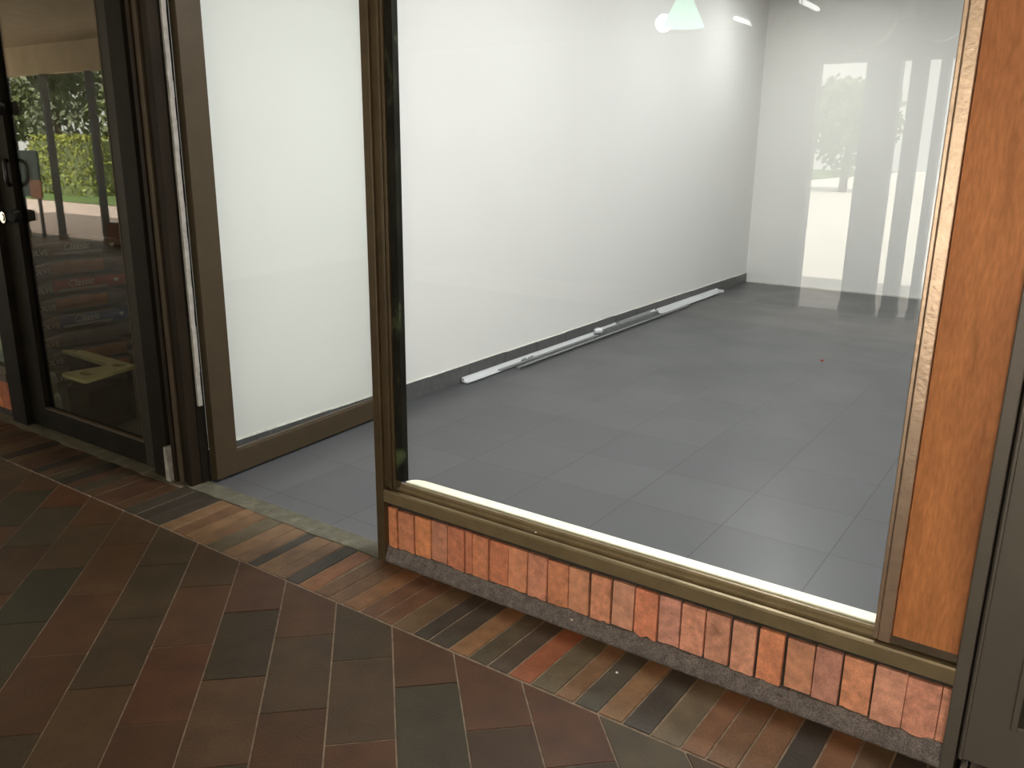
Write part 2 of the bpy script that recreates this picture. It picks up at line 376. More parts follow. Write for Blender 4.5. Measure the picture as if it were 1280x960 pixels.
b.box(-.016, 1.858, BY + .012, .14, 0, .235, 1)
b.box(-.016, 1.858, BY + .004, .06, .214, .236, 1)
for i in range(len(bx) - 1):
    x0, x1 = bx[i] + .004, bx[i + 1] - .004 * (random.random() < .8)
    gap = .0026 if i not in (0, 1, 6, 11, 12, 18, 19, 20) else .0045
    zt = .204 + random.uniform(-.003, .003); zb = .048 + random.uniform(-.006, .008)
    yo = BY + random.uniform(-.002, .002)
    M = Matrix.Translation(((x0 + x1) / 2, 0, .12)) @ Matrix.Rotation(random.uniform(-.012, .012), 4, 'Y') @ Matrix.Translation((-(x0 + x1) / 2, 0, -.12))
    b.bevbox(x0 - .0045 + gap, x1 + .0035 - gap, yo, BY + .09, zb, zt, .003, 0, (bcol[i][0] * 1.62, bcol[i][1] * 1.85, bcol[i][2] * 2.1), M)
wf = struct(b.build('wall_front', [M_['brick'], M_['mortar']]), 'low wall of upright orange bricks under the big shop window', 'brick wall')
# rough sloping mortar footing
b = MB(); n = 90; prof = []
for i in range(n + 1):
    x = -.012 + 1.862 * i / n; j = lambda a: random.uniform(-a, a)
    prof.append([(x, -.002 + j(.002), -.01), (x, -.003 + j(.003), .010 + j(.003)), (x, .004 + j(.003), .030 + j(.005)), (x, .014 + j(.002), .053 + j(.006)), (x, .05, .056), (x, .05, -.01)])
for i in range(n):
    for q in range(6): b.poly([prof[i][q], prof[i + 1][q], prof[i + 1][(q + 1) % 6], prof[i][(q + 1) % 6]])
b.poly(prof[0]); b.poly(prof[-1])
b.build('mortar_footing', M_['footing'], wf)

# ------------------------------------------------------------------ big shop window
W = empty('window_1', (.85, 0, .23)); struct(W, 'big shop window in a bronze frame above the low brick wall', 'window')
b = MB()   # bottom rail: front band, groove, thin inner rail
b.prism([(-.006, .234), (-.006, .272), (-.003, .278), (.006, .280), (.009, .272), (.021, .270), (.022, .284), (.026, .290), (.036, .290), (.036, .234)], .018, 1.845, 'x')
b.build('bottom_rail', M_['bronze_w_lit'], W)
b = MB(); b.prism([(.026, .270), (.026, .298), (.030, .303), (.0395, .303), (.0395, .270)], .07, 1.665, 'x')
b.build('glazing_bead', M_['bronze_w_lit'], W)
b = MB()   # left upright: post face to the ground plus stepped stops
b.box(-.020, .016, -.006, .075, .002, 2.3)
b.build('corner_post', M_['bronze_m'], W, bevel=.003)
b = MB(); b.box(.0165, .044, .004, .07, .290, 2.3); b.box(.048, .0535, .0, .03, .29, 2.3); b.box(.0565, .068, .002, .034, .29, 2.3)
b.build('left_jamb', M_['bronze_m'], W, bevel=.0015)
b = MB(); b.box(.0685, .100, .010, .036, .322, 2.3)
b.build('weathered_stop', M_['stain'], W)
b = MB(); b.box(1.655, 1.6665, .0, .05, .29, 2.3); b.box(1.6675, 1.6955, -.010, .05, .292, 2.3)
b.build('right_jamb', M_['bronze_r_lit'], W, bevel=.0025)
b = MB(); b.box(.017, 1.695, -.004, .05, 2.3, 2.36)
b.build('top_rail', M_['bronze'], W)
b = MB(); b.box(.09, 1.660, .041, .047, .285, 2.305)
b.build('pane', M_['glass'], W)
b = MB()   # cream painted ledge behind the glass with a rounded left end
out = [(.075, .048), (1.655, .048), (1.655, .094), (.125, .094), (.098, .087), (.081, .072)]
b.prism(out, .236, .307, 'z')
b.build('window_sill', M_['cream'], W, bevel=.004)

# plywood panel to the right of the window
b = MB(); b.box(1.697, 1.858, .006, .03, .296, 2.4)
pn = struct(b.build('wall_panel', M_['wood']), 'reddish brown varnished plywood panel beside the big window', 'wood panel')
b = MB(); b.prism([(-.002, .2935), (-.002, .300), (.0055, .309), (.0055, .2935)], 1.697, 1.845, 'x'); b.build('lower_trim', M_['mdbrown'], pn)

# dark grey metal door and post at the right edge
D3 = empty('door_3', (2.3, 0, 0)); struct(D3, 'dark grey painted metal door at the right edge of the view', 'door')
b = MB(); b.box(1.843, 1.873, -.008, .12, 0, 2.4); b.build('door_frame', M_['door_gr'], D3, bevel=.003)
b = MB(); b.box(1.873, 1.8775, .012, .1, 0, 2.4); b.build('door_seal', M_['black'], D3)
b = MB(); b.prism([(1.878, .0), (1.882, -.004), (1.887, -.004), (1.889, .002), (2.75, .002), (2.75, .05), (1.878, .05)], .045, 2.35, 'z')
b.build('door_leaf', M_['door_gr'], D3)
b = MB()
for x0, x1, z0, z1 in ((1.985, 2.62, .18, .95),):
    for (p, q, r_, s_) in ((x0 - .014, x0, z0 - .014, z1), (x1, x1 + .014, z0 - .014, z1), (x0, x1, z0 - .014, z0), (x0, x1, z1, z1 + .014)): b.box(p, q, -.006, .003, r_, s_)
b.build('panel_moulding', M_['door_gr'], D3, bevel=.002)
b = MB(); b.box(1.9855, 2.6195, -.0005, .0025, .1805, .9495); b.build('inset_panel', M_['dkgrey'], D3)
b = MB()
for i in range(14):
    x = 1.88 + i * .02 + random.uniform(-.006, .006); b.hexa([(x, -.012, .0), (x + .018, -.014, .0), (x + .018, .03, .0), (x, .03, .0), (x + .003, -.004, .022 + random.uniform(0, .012)), (x + .016, -.004, .02 + random.uniform(0, .012)), (x + .016, .03, .03), (x + .003, .03, .03)])
b.build('cement_base', M_['footing'], D3)

# wall above the shopfront and inner side of the front wall
b = MB(); b.box(-14, 6.4, .0, .12, 2.4, 3.1); b.box(1.70, 3.3, .125, .16, 0, 2.4)
struct(b.build('wall_above', M_['dkgrey']), 'dark fascia above the shopfronts', 'wall')

# ------------------------------------------------------------------ open glass door
D1 = empty('door_1', (-1.13, .10, 0)); struct(D1, 'open glass door with wide bronze frame swung in against the white wall', 'glass door')
pA = Vector((-1.128, .098)); dv = Vector((-1.205 - pA.x, 1.42 - pA.y)); DL = dv.length; dv.normalize(); nv = Vector((dv.y, -dv.x))   # nv points to +X side
def dbox(mb, s0, s1, t0, t1, z0, z1):
    P = [pA + dv * s + nv * t for s, t in ((s0, t0), (s1, t0), (s1, t1), (s0, t1))]
    mb.hexa([(p.x, p.y, z0) for p in P] + [(p.x, p.y, z1) for p in P])
b = MB()
dbox(b, 0, .118, 0, .042, .012, 2.3); dbox(b, DL - .10, DL, 0, .042, .012, 2.3); dbox(b, .118, DL - .10, 0, .042, .012, .115); dbox(b, .118, DL - .10, 0, .042, 2.2, 2.3)
b.build('door_frame', M_['bronze'], D1, bevel=.002)
b = MB(); dbox(b, .112, DL - .094, .018, .024, .11, 2.21); b.build('pane', M_['glass'], D1)
b = MB(); dbox(b, .118, DL - .10, .012, .030, .115, .121); b.build('glazing_bead', M_['mdbrown'], D1)
b = MB()
for z in (.13, 1.2, 2.1): b.cyl((-1.135, .092, z), (-1.135, .092, z + .09), .008)
b.build('hinge', M_['black'], D1)

# ------------------------------------------------------------------ uprights between the two shops
J = empty('trim_3', (-1.2, 0, 0)); struct(J, 'dark brown and plaster door jamb strips between the two shop doors', 'door jamb')
b = MB(); b.box(-1.262, -1.236, .0, .05, .0, 2.4); b.build('outer_strip', M_['dkbrown'], J, bevel=.002)
b = MB(); b.box(-1.235, -1.205, .008, .06, .0, 2.4); b.build('middle_strip', M_['mdbrown'], J, bevel=.002)
b = MB(); b.box(-1.204, -1.170, .015, .06, .0, 2.4); b.box(-1.168, -1.135, .005, .07, 0, 2.4); b.build('inner_strip', M_['dkbrown'], J, bevel=.003)
b = MB(); b.box(-1.262, -1.130, .055, .097, 0, 2.4); b.build('jamb_core', M_['black'], J)
b = MB(); z = .36
while z < 2.35:
    z1 = z + random.uniform(.04, .12); w = random.uniform(.018, .026)
    b.box(-1.128, -1.128 + w * .55, .06, .08, z, z1); z = z1
b.build('plaster_strip', M_['plaster'], J)
b = MB(); z = 0
while z < .16:
    w = .022 * (1 - z / .2); b.box(-1.29 - .003, -1.29 + w + .006, -.018, .045, z, z + .02); z += .02
b.build('cement_patch', M_['plaster'], J)

# ------------------------------------------------------------------ the dark shop to the left
D2 = empty('door_2', (-1.95, .04, 0)); struct(D2, 'dark framed glass door of the dim pet shop on the left', 'glass door')
b = MB(); b.box(-1.515, -1.405, .03, .08, .01, 2.3); b.build('lock_stile', M_['dkgrey'], D2, bevel=.002)
b = MB(); b.box(-1.404, -1.292, .0, .09, .0, 2.4); b.build('right_post', M_['black'], D2, bevel=.003)
b = MB(); b.box(-2.545, -2.395, .03, .08, .01, 2.3); b.build('handle_stile', M_['black'], D2, bevel=.002)
b = MB(); b.box(-2.395, -1.515, .03, .08, .012, .118); b.build('bottom_rail', M_['black'], D2, bevel=.002)
b = MB(); b.box(-2.395, -1.515, .03, .08, 2.2, 2.3); b.build('top_rail', M_['black'], D2)
b = MB(); b.box(-2.40, -1.51, .052, .058, .112, 2.205); b.build('pane', M_['glass_dk'], D2)
b = MB(); b.box(-1.5195, -1.5155, .028, .05, .118, 2.2); b.box(-2.394, -1.52, .030, .05, .118, .124); b.build('glazing_bead', M_['mdbrown'], D2)
b = MB(); b.tube([(-2.415, .03, 1.36), (-2.408, .018, 1.363), (-2.398, .008, 1.352), (-2.390, .003, 1.328), (-2.390, .003, 1.28), (-2.398, .008, 1.262), (-2.408, .018, 1.247), (-2.415, .03, 1.249)], .010, 10); b.build('handle', M_['blackp'], D2, smooth=True)
b = MB(); b.cyl((-2.50, .03, 1.09), (-2.50, .008, 1.09), .028, 20); b.cyl((-2.50, .008, 1.09), (-2.50, .004, 1.09), .018, 20); b.build('lock', M_['chrome'], D2)
b = MB(); b.cyl((-2.40, .03, 1.10), (-2.385, -.005, 1.10), .032, 16, .024); b.cyl((-2.415, .03, 1.60), (-2.40, -.005, 1.60), .034, 16, .026); b.build('latch_knob', M_['blackp'], D2)

W2 = empty('window_2', (-3.4, .03, .2)); struct(W2, 'dark framed shop window beyond the handle side of the dim shop door', 'window')
b = MB(); b.box(-2.70, -2.55, .0, .09, .0, 2.4); b.build('right_jamb', M_['black'], W2, bevel=.002)
b = MB(); b.prism([(-.004, .215), (-.004, .26), (.01, .268), (.02, .258), (.022, .285), (.05, .285), (.05, .215)], -4.6, -2.70, 'x'); b.build('bottom_rail', M_['mdbrown'], W2)
b = MB(); b.box(-4.6, -2.69, .034, .04, .27, 2.3); b.build('pane', M_['glass_dk'], W2)
b = MB(); x = -4.6; b.box(-4.6, -2.705, .025, .12, 0, .214, 1)
while x < -2.72:
    b.bevbox(x + .003, min(x + .072, -2.71), .012, .08, .05, .207, .004, 0, random.choice(bcol[:8])); x += .0745
struct(b.build('wall_corner', [M_['brick'], M_['mortar']]), 'low brick wall under the dim shop window at the left edge', 'brick wall')

b = MB(); b.box(-2.98, -2.705, .046, .049, 1.02, 1.60); tag(b.build('thin_sheet', M_['white_m']), 'white sheet high behind the pane at the left edge', 'sheet')  # two thin coloured sheets set just inside the pane
b = MB(); b.box(-2.98, -2.715, .046, .049, .30, .80); tag(b.build('thin_sheet', M_['palegreen']), 'pale green sheet low behind the pane at the left edge', 'sheet')
# shell of the dim shop
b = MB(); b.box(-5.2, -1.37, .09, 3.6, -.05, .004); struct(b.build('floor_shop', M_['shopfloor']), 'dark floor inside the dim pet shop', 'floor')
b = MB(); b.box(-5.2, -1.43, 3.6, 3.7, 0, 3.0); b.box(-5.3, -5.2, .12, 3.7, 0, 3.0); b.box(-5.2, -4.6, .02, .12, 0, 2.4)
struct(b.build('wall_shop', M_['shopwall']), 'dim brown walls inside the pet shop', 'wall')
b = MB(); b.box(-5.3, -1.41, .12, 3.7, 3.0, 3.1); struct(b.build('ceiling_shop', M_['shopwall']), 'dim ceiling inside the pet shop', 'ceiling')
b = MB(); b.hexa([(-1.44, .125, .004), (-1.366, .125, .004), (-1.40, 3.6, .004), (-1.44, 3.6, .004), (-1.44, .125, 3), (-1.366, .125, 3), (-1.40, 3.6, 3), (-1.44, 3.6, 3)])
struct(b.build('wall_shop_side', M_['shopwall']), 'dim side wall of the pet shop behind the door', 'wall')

# ---- stack of pet food bags
def text_obj(name, body, size, m, parent, M, shear=0, ext=.0006):
    cu = bpy.data.curves.new('tmp', 'FONT'); cu.body = body; cu.size = size; cu.extrude = ext; cu.shear = shear
    t = bpy.data.objects.new('tmp', cu); COL.objects.link(t)
    dg = bpy.context.evaluated_depsgraph_get(); dg.update()
    me = bpy.data.meshes.new_from_object(t.evaluated_get(dg)); bpy.data.objects.remove(t)
    me.transform(M); me.materials.clear(); me.materials.append(m); me.name = name
    o = bpy.data.objects.new(name, me); COL.objects.link(o); o.parent = parent
    return o
FX = Matrix(((0, 0, 1, 0), (1, 0, 0, 0), (0, 1, 0, 0), (0, 0, 0, 1)))   # text x -> +Y, y -> +Z, facing +X
def bag_mesh(h):
    bm = bmesh.new(); bmesh.ops.create_grid(bm, x_segments=14, y_segments=10, size=.5)
    top = [(v.co.x, v.co.y) for v in bm.verts]; bm.free()
    b = MB(); bm = bmesh.new(); bmesh.ops.create_cube(bm, size=1)
    bmesh.ops.subdivide_edges(bm, edges=bm.edges[:], cuts=7, use_grid_fill=True)
    for v in bm.verts:
        x, y, z = v.co * 2
        e = max(abs(x) ** 4, abs(y) ** 4)
        zz = z * (h / 2 - .005) * (1 - .45 * max(0, max(abs(x), abs(y)) - .55) / .45 * (1 if abs(y) > .55 or x < -.5 else .35))
        zz += .003 * math.sin(7 * y + 3 * x + 20 * z)
        v.co = Vector((x * .23 * (1 - .02 * z * z), y * .33, zz))
    b.add(bm); bm.free(); return b
CZ = [.062, .17, .28, .39, .50, .61, .72, .83]
spec = [('bagorange', 'plain', 'orange'), ('bagorange', 'orange', 'orange'), ('bagdark', 'small', 'grey'), ('bagblue', 'Classic', 'blue'), ('bagorange', 'small', 'orange'), ('bagred', 'Classic', 'red'), ('bagorange', 'small', 'pink'), ('bagdark', 'Classic', 'grey')]
names = ['pet food bag at the very bottom of the stack in the dim shop', 'orange banded pet food bag second from the bottom of the dim shop stack', 'grey pet food bag lying directly under the blue one in the stack',
         'pet food bag with a dark blue Classic label in the stack', 'orange labelled pet food bag between the blue and the red ones', 'pet food bag with a red Classic label in the stack', 'dull orange pet food bag lying directly on the red labelled one', 'topmost grey pet food bag of the stack with a faint Classic label']
for k, cz in enumerate(CZ):
    E_ = empty('pet_food_bag', (-3.38 + random.uniform(-.006, .006), .70 + random.uniform(-.01, .01), cz)); tag(E_, names[k], 'bag', 'stacked pet food bags behind the dim shop door')
    o = bag_mesh(.108).build('sack', M_['bagdark'], None, smooth=True); o.parent = E_
    lm = M_[spec[k][0]]
    b = MB(); n = 10; fx = lambda y, z: .2315 - .012 * abs(z / .05) ** 2
    y0, y1 = (-.165, .30) if spec[k][1] == 'Classic' else ((-.16, .16) if spec[k][1] == 'small' else (-.02, .25))
    zs = [-.036, -.018, 0, .018, .036]
    for i in range(4): b.poly([(fx(0, zs[i]), y0, zs[i]), (fx(0, zs[i]), y1, zs[i]), (fx(0, zs[i + 1]), y1, zs[i + 1]), (fx(0, zs[i + 1]), y0, zs[i + 1])])
    lb = b.build('label', lm, None, recalc=False); lb.parent = E_
    md = lb.modifiers.new('thick', 'SOLIDIFY'); md.thickness = .0012; md.offset = 1
    text_obj('brand_lettering', 'EVOLVE', .046, M_['ink'], E_, Matrix.Translation((.234, -.328, -.024)) @ FX)
    if spec[k][1] == 'Classic':
        text_obj('lettering', 'Classic', .058, M_['ink'], lb, Matrix.Translation((.2335, -.075, -.006)) @ FX, .25)
        b = MB(); b.box(.229, .234, -.14, .17, -.030, -.017); o = b.build('grey_band', M_['inkg'], None); o.parent = lb
        b = MB(); b.prism([(.235, -.012), (.252, .008), (.246, .016), (.238, .013), (.235, .008), (.232, .013), (.224, .016), (.218, .008)], .2315, .2335, 'x'); o = b.build('heart_mark', M_['ink'], None); o.parent = lb

# ---- wooden feeder with round bowl holes (L-shaped top on a dark stand)
Fd = empty('pet_feeder', (-2.4, .25, .004)); tag(Fd, 'tan L shaped board with round holes on a dark stand inside the dim shop', 'pet feeder')
outer = [(-2.83, .375), (-2.80, .40), (-2.735, .44), (-2.70, .44), (-2.185, .425), (-2.175, .40), (-2.10, .11), (-2.12, .098), (-2.32, .10), (-2.335, .115), (-2.30, .33), (-2.32, .345)]
holes = [(-2.745, .398, .026), (-2.255, .375, .042), (-2.225, .185, .045)]
cu = bpy.data.curves.new('tmp', 'CURVE'); cu.dimensions = '2D'; cu.fill_mode = 'BOTH'; cu.extrude = .009
sp = cu.splines.new('POLY'); sp.points.add(len(outer) - 1); sp.use_cyclic_u = True
for p, (x, y) in zip(sp.points, outer): p.co = (x, y, 0, 1)
for hx, hy, hr in holes:
    sp = cu.splines.new('POLY'); sp.points.add(19); sp.use_cyclic_u = True
    for i, p in enumerate(sp.points): p.co = (hx + hr * math.cos(i * math.pi / 10), hy + hr * .8 * math.sin(i * math.pi / 10), 0, 1)
t = bpy.data.objects.new('tmp', cu); COL.objects.link(t); dg = bpy.context.evaluated_depsgraph_get(); dg.update()
me = bpy.data.meshes.new_from_object(t.evaluated_get(dg)); bpy.data.objects.remove(t)
me.transform(Matrix.Translation((2.4, -.25, .291))); me.materials.clear(); me.materials.append(M_['tan'])
o = bpy.data.objects.new('feeder_top', me); COL.objects.link(o); o.parent = Fd
b = MB(); b.prism([(-2.80, .385), (-2.70, .425), (-2.20, .41), (-2.18, .37), (-2.33, .36), (-2.34, .352)], .004, .28, 'z'); b.build('back_board', M_['black'], Fd)
b = MB(); b.prism([(-2.20, .375), (-2.12, .12), (-2.31, .115), (-2.285, .30), (-2.29, .355)], .004, .23, 'z'); b.build('side_board', M_['black'], Fd)

b = MB(); b.prism([(-2.58, .006), (-2.452, .006), (-2.455, .130), (-2.462, .150), (-2.482, .165), (-2.476, .255), (-2.483, .270), (-2.50, .276), (-2.56, .268), (-2.568, .255)], .11, .15, 'y')
o = b.build('stepped_bracket', M_['greyplast'], None, bevel=.004); tag(o, 'pale grey stepped plastic piece standing at the foot of the dim shop door', 'bracket')

# ------------------------------------------------------------------ lamp channels lying along the white wall
def channel(name, p0, p1, prof, mt, label, zoff=0):
    p0 = Vector(p0); p1 = Vector(p1); d = (p1 - p0); L_ = d.length
    e = empty(name, p0); tag(e, label, 'lamp channel', 'lamp channels lying at the foot of the white wall')
    ang = math.atan2(d.y, d.x) - math.pi / 2; e.rotation_euler = (math.asin(d.z / L_), 0, ang)
    n = len(prof); b = MB()
    for i in range(n - 1):
        (u0, w0), (u1, w1) = prof[i], prof[i + 1]
        nn = Vector((-(w1 - w0), u1 - u0)).normalized() * .0025
        b.hexa([(u0, 0, w0), (u1, 0, w1), (u1, L_, w1), (u0, L_, w0), (u0 + nn.x, 0, w0 + nn.y), (u1 + nn.x, 0, w1 + nn.y), (u1 + nn.x, L_, w1 + nn.y), (u0 + nn.x, L_, w0 + nn.y)])
    b.build('tray', mt, None, recalc=True).parent = e
    return e, L_
A = (wx(2.05) + .022, 2.05, .004); B_ = (wx(3.8) + .02, 3.78, .004)
e, L_ = channel('lamp_channel', A, B_, [(-.004, .032), (.002, .018), (.010, .009), (.022, .004), (.050, .004)], M_['white_m'], 'white lamp channel nearest the window, open end up, along the skirting')
b = MB(); b.box(-.002, .016, -.004, .0, .004, .030); b.box(.016, .050, -.004, .0, .001, .008); b.build('end_cap', M_['white_m'], None).parent = e
for q in ((.022, .66), (.028, .74)):
    b = MB(); b.cyl((q[0], q[1], .012), (q[0], q[1] + .04, .018), .011, 10); b.build('clip', M_['grey_m'], None).parent = e
b = MB(); b.box(.024, .052, .36, 1.73, .008, .014); b.build('inner_strip', M_['grey_m'], None).parent = e
e, L_ = channel('lamp_channel', (wx(2.5) + .118, 2.55, .003), (wx(5.5) + .108, 5.5, .003), [(-.014, .016), (-.010, .008), (.014, .008), (.018, .016)], M_['grey_m'], 'long thin grey rail lying flat on the floor in front of the white channels')
b = MB(); b.box(-.012, .016, -.003, 0, .0, .014); b.build('end_cap', M_['grey_m'], None).parent = e
e, L_ = channel('lamp_channel', (wx(3.8) + .035, 3.80, .020), (wx(4.9) + .03, 4.93, .020), [(-.02, .030), (-.014, .012), (.014, .012), (.022, .028)], M_['white_m'], 'short white lamp piece with a broken joint in the middle of the row')
b = MB(); b.cyl((-.01, -.03, .022), (.03, .02, .02), .022, 12); b.cyl((.0, -.01, .036), (.022, .04, .03), .014, 10); b.build('lamp_holder', M_['white_m'], None).parent = e
b = MB(); b.box(-.018, .020, .36, .385, .012, .036); b.cyl((.0, .385, .026), (.0, .98, .028), .013, 12); b.build('tube', M_['grey_m'], None).parent = e
b = MB(); b.box(-.02, .02, .0, L_, -.018, .011); b.build('base_rail', M_['grey_m'], None).parent = e
e, L_ = channel('lamp_channel', (wx(4.95) + .03, 4.96, .004), (wx(6.46) + .03, 6.46, .004), [(-.02, .040), (-.008, .024), (.004, .010), (.02, .005), (.045, .005)], M_['white_m'], 'white lamp channel farthest from the window, near the back corner')
b = MB(); b.box(-.01, .058, L_, L_ + .004, .002, .03); b.build('end_cap', M_['white_m'], None).parent = e

# specks lying about
def speck(x, y, z, r, m, label, cat='scrap', name='paper_scrap'):
    b = MB(); bm = bmesh.new(); bmesh.ops.create_icosphere(bm, subdivisions=1, radius=r)
    for v in bm.verts: v.co = Vector((v.co.x * random.uniform(.7, 1.3), v.co.y * random.uniform(.7, 1.3), max(v.co.z, -.5 * r) * .6))
    b.add(bm, M=Matrix.Translation((x, y, z + r * .3))); bm.free()
    tag(b.build(name, m), label, cat)
speck(.455, 4.06, .0, .012, M_['red'], 'tiny dark red scrap on the grey tile floor')
speck(.795, .006, .030, .005, M_['crumb'], 'small white crumb on the middle of the rough mortar footing', 'crumb', 'crumb')
speck(1.02, -.12, .001, .004, M_['crumb'], 'white crumb on the border bricks in front of the footing', 'crumb', 'crumb')
speck(.66, -.004, .2935, .004, M_['crumb'], 'white crumb on the bronze window rail', 'crumb', 'crumb')

# ------------------------------------------------------------------ gallery opposite (seen mirrored in the panes) and the garden
b = MB(); b.box(-16, 6.6, -4.95, 0, 2.82, 2.95); struct(b.build('ceiling_arcade', M_['soffit']), 'tan ceiling of the covered walk outside the shops', 'ceiling')
b = MB(); b.box(-16, 6.6, -4.95, 8, 3.13, 3.25); struct(b.build('roof', M_['oppwall']), 'flat roof over the shops and the covered walk', 'roof')
b = MB(); b.box(-16, -6.5, -4.90, -4.77, 2.42, 2.82); struct(b.build('wall_header', M_['soffit']), 'tan header over the posts on the far side of the covered walk', 'wall')
def post(x, y, w, h, label):
    b = MB(); b.box(x - w / 2, x + w / 2, y - w / 2, y + w / 2, 0, h); b.box(x - w / 2 - .01, x + w / 2 + .01, y - w / 2 - .01, y + w / 2 + .01, 0, .05)
    tag(b.build('post', M_['post'], bevel=.004), label, 'post', 'posts of the opposite shopfront')
post(-11.40, -4.83, .085, 2.42, 'dark post by the green board, mirrored in the dim shop door')
post(-10.15, -4.83, .085, 2.42, 'dark post at the low brick wall, mirrored in the dim shop door')
post(-12.7, -4.83, .20, 2.42, 'broad dark post nearest the handle, mirrored in the dim shop door')
b = MB(); b.box(-10.05, -8.0, -4.88, -4.77, 0, .32, 1)
x = -10.04
while x < -8.1: b.bevbox(x + .003, x + .075, -4.80, -4.755, .04, .31, .004, 0, tuple(.45 * q for q in random.choice(bcol))); x += .08
struct(b.build('wall_opposite', [M_['brick'], M_['mortar']]), 'low brick wall on the far side of the walk, mirrored in the dim shop door', 'brick wall')
Bd = empty('hanging_board', (-11.95, -4.7, .62)); tag(Bd, 'dark green board with an orange card, mirrored in the dim shop door', 'sign board')
b = MB(); b.box(-12.35, -11.62, -4.72, -4.69, .62, 1.32); b.build('board', M_['greenboard'], Bd)
b = MB(); b.box(-11.90, -11.58, -4.688, -4.67, .60, .88); b.build('orange_card', M_['orange'], Bd)
for x in (-12.25, -11.72):
    b = MB(); b.box(x - .02, x + .02, -4.725, -4.685, .0, .62); b.build('leg', M_['post'], Bd)
b = MB(); b.box(-6.5, -.36, -6.15, -6.0, 0, 2.521); b.box(-6.5, -6.4, -6.0, -4.9, 0, 2.521); b.box(6.2, 6.6, -6.15, -6.0, 0, 2.521); b.box(-.36, 6.2, -6.15, -6.0, 2.2, 2.521); b.box(6.5, 6.6, -6.0, -.1, 0, 2.82); struct(b.build('wall_far', M_['oppwall']), 'shaded grey wall across the walk, mirrored in the big window', 'wall')  # right end pieces are unseen, added to limit the outdoor light
b = MB(); b.box(-6.5, 6.6, -6.15, -4.96, 2.525, 2.62); b.box(-6.5, 6.6, -5.05, -4.96, 2.525, 3.125); struct(b.build('ceiling_far', M_['oppwall']), 'flat slab over the far side of the covered walk', 'ceiling')
for (xa, xb, ya, lab) in ((.05, .33, -6.0, 'broad dark pillar of the walk opening, mirrored in the big window'), (.41, .53, -6.0, 'slim dark pillar beside the broad one, mirrored in the big window'), (.635, .70, -6.0, 'thin dark post nearest the plywood panel, mirrored in the big window'), (2.6, 2.9, -6.0, 'dark pillar of the walk opening behind the viewer')):
    b = MB(); b.box(xa, xb, ya - .15, ya, 0, 2.2); b.box(xa - .01, xb + .01, ya - .16, ya + .01, 0, .08); tag(b.build('pillar', M_['oppwall'], bevel=.004), lab, 'pillar', 'pillars of the walk opening')

def leaves(b, cen, rad, n, size, box=False):
    for _ in range(n):
        if box: p = Vector((random.uniform(-1, 1), random.uniform(-1, 1), random.uniform(-1, 1)))
        else:
            p = Vector((random.gauss(0, 1), random.gauss(0, 1), random.gauss(0, 1))).normalized() * random.uniform(.55, 1)
        p = Vector((cen[0] + p.x * rad[0], cen[1] + p.y * rad[1], cen[2] + p.z * rad[2]))
        a = Vector((random.gauss(0, 1), random.gauss(0, 1), random.gauss(0, 1))).normalized(); c = a.orthogonal().normalized(); d = a.cross(c)
        s = size * random.uniform(.6, 1.3)
        b.poly([p - c * s, p + d * s * .5, p + c * s, p - d * s * .5])
def tree(x, y, h, cr, m, label, n=900):
    e = empty('tree', (x, y, 0)); tag(e, label, 'tree', 'garden trees')
    b = MB(); b.cyl((0, 0, 0), (.1, .1, h * .5), .16, 10, .09); b.cyl((.1, .1, h * .45), (.7, .2, h * .75), .07, 8, .03); b.cyl((.1, .1, h * .4), (-.6, -.2, h * .72), .07, 8, .03); b.build('trunk', M_['bark'], None).parent = e
    b = MB()
    for _ in range(9):
        c = (random.uniform(-.55, .55) * cr, random.uniform(-.45, .45) * cr, h * random.uniform(.3, .92)); leaves(b, c, (cr * .5, cr * .5, cr * .45), n // 2, .15)
    b.build('foliage', m, None, recalc=False).parent = e
b = MB(); b.poly([(-70, -70, -.03), (60, -70, -.03), (60, -4.9, -.03), (-70, -4.9, -.03)], 0); b.poly([(-70, -9.5, -.02), (-11, -9.5, -.02), (-11, -70, -.02), (-70, -70, -.02)], 1); b.poly([(-10.9, -6.2, -.02), (30, -6.2, -.02), (30, -70, -.02), (-10.9, -70, -.02)], 2)
struct(b.build('ground_garden', [M_['path'], M_['lawn'], M_['concrete']], recalc=False), 'pink paved path and lawn beyond the covered walk', 'ground')
def hedge(x0, x1, y, h, m, lab):
    b = MB(); leaves(b, ((x0 + x1) / 2, y, h / 2), ((x1 - x0) / 2, .5, h / 2), int((x1 - x0) * 1400), .07, True)
    e = empty('hedge', ((x0 + x1) / 2, y, 0)); tag(e, lab, 'hedge'); b2 = MB(); b2.box(x0 + .1, x1 - .1, y - .4, y + .4, -.02, h * .9)
    o = b.build('foliage', m, None, recalc=False); o.parent = e; o.matrix_parent_inverse = Matrix.Translation(-e.location)
    o = b2.build('hedge_core', M_['leaf'], None); o.parent = e; o.matrix_parent_inverse = Matrix.Translation(-e.location)
hedge(-24.8, -21.4, -11.5, 1.65, M_['leaf_y'], 'clipped yellow green hedge in the garden, mirrored in the dim shop door')
hedge(-21.2, -15.5, -12.5, .9, M_['leaf'], 'low green hedge beside the yellow one in the garden')
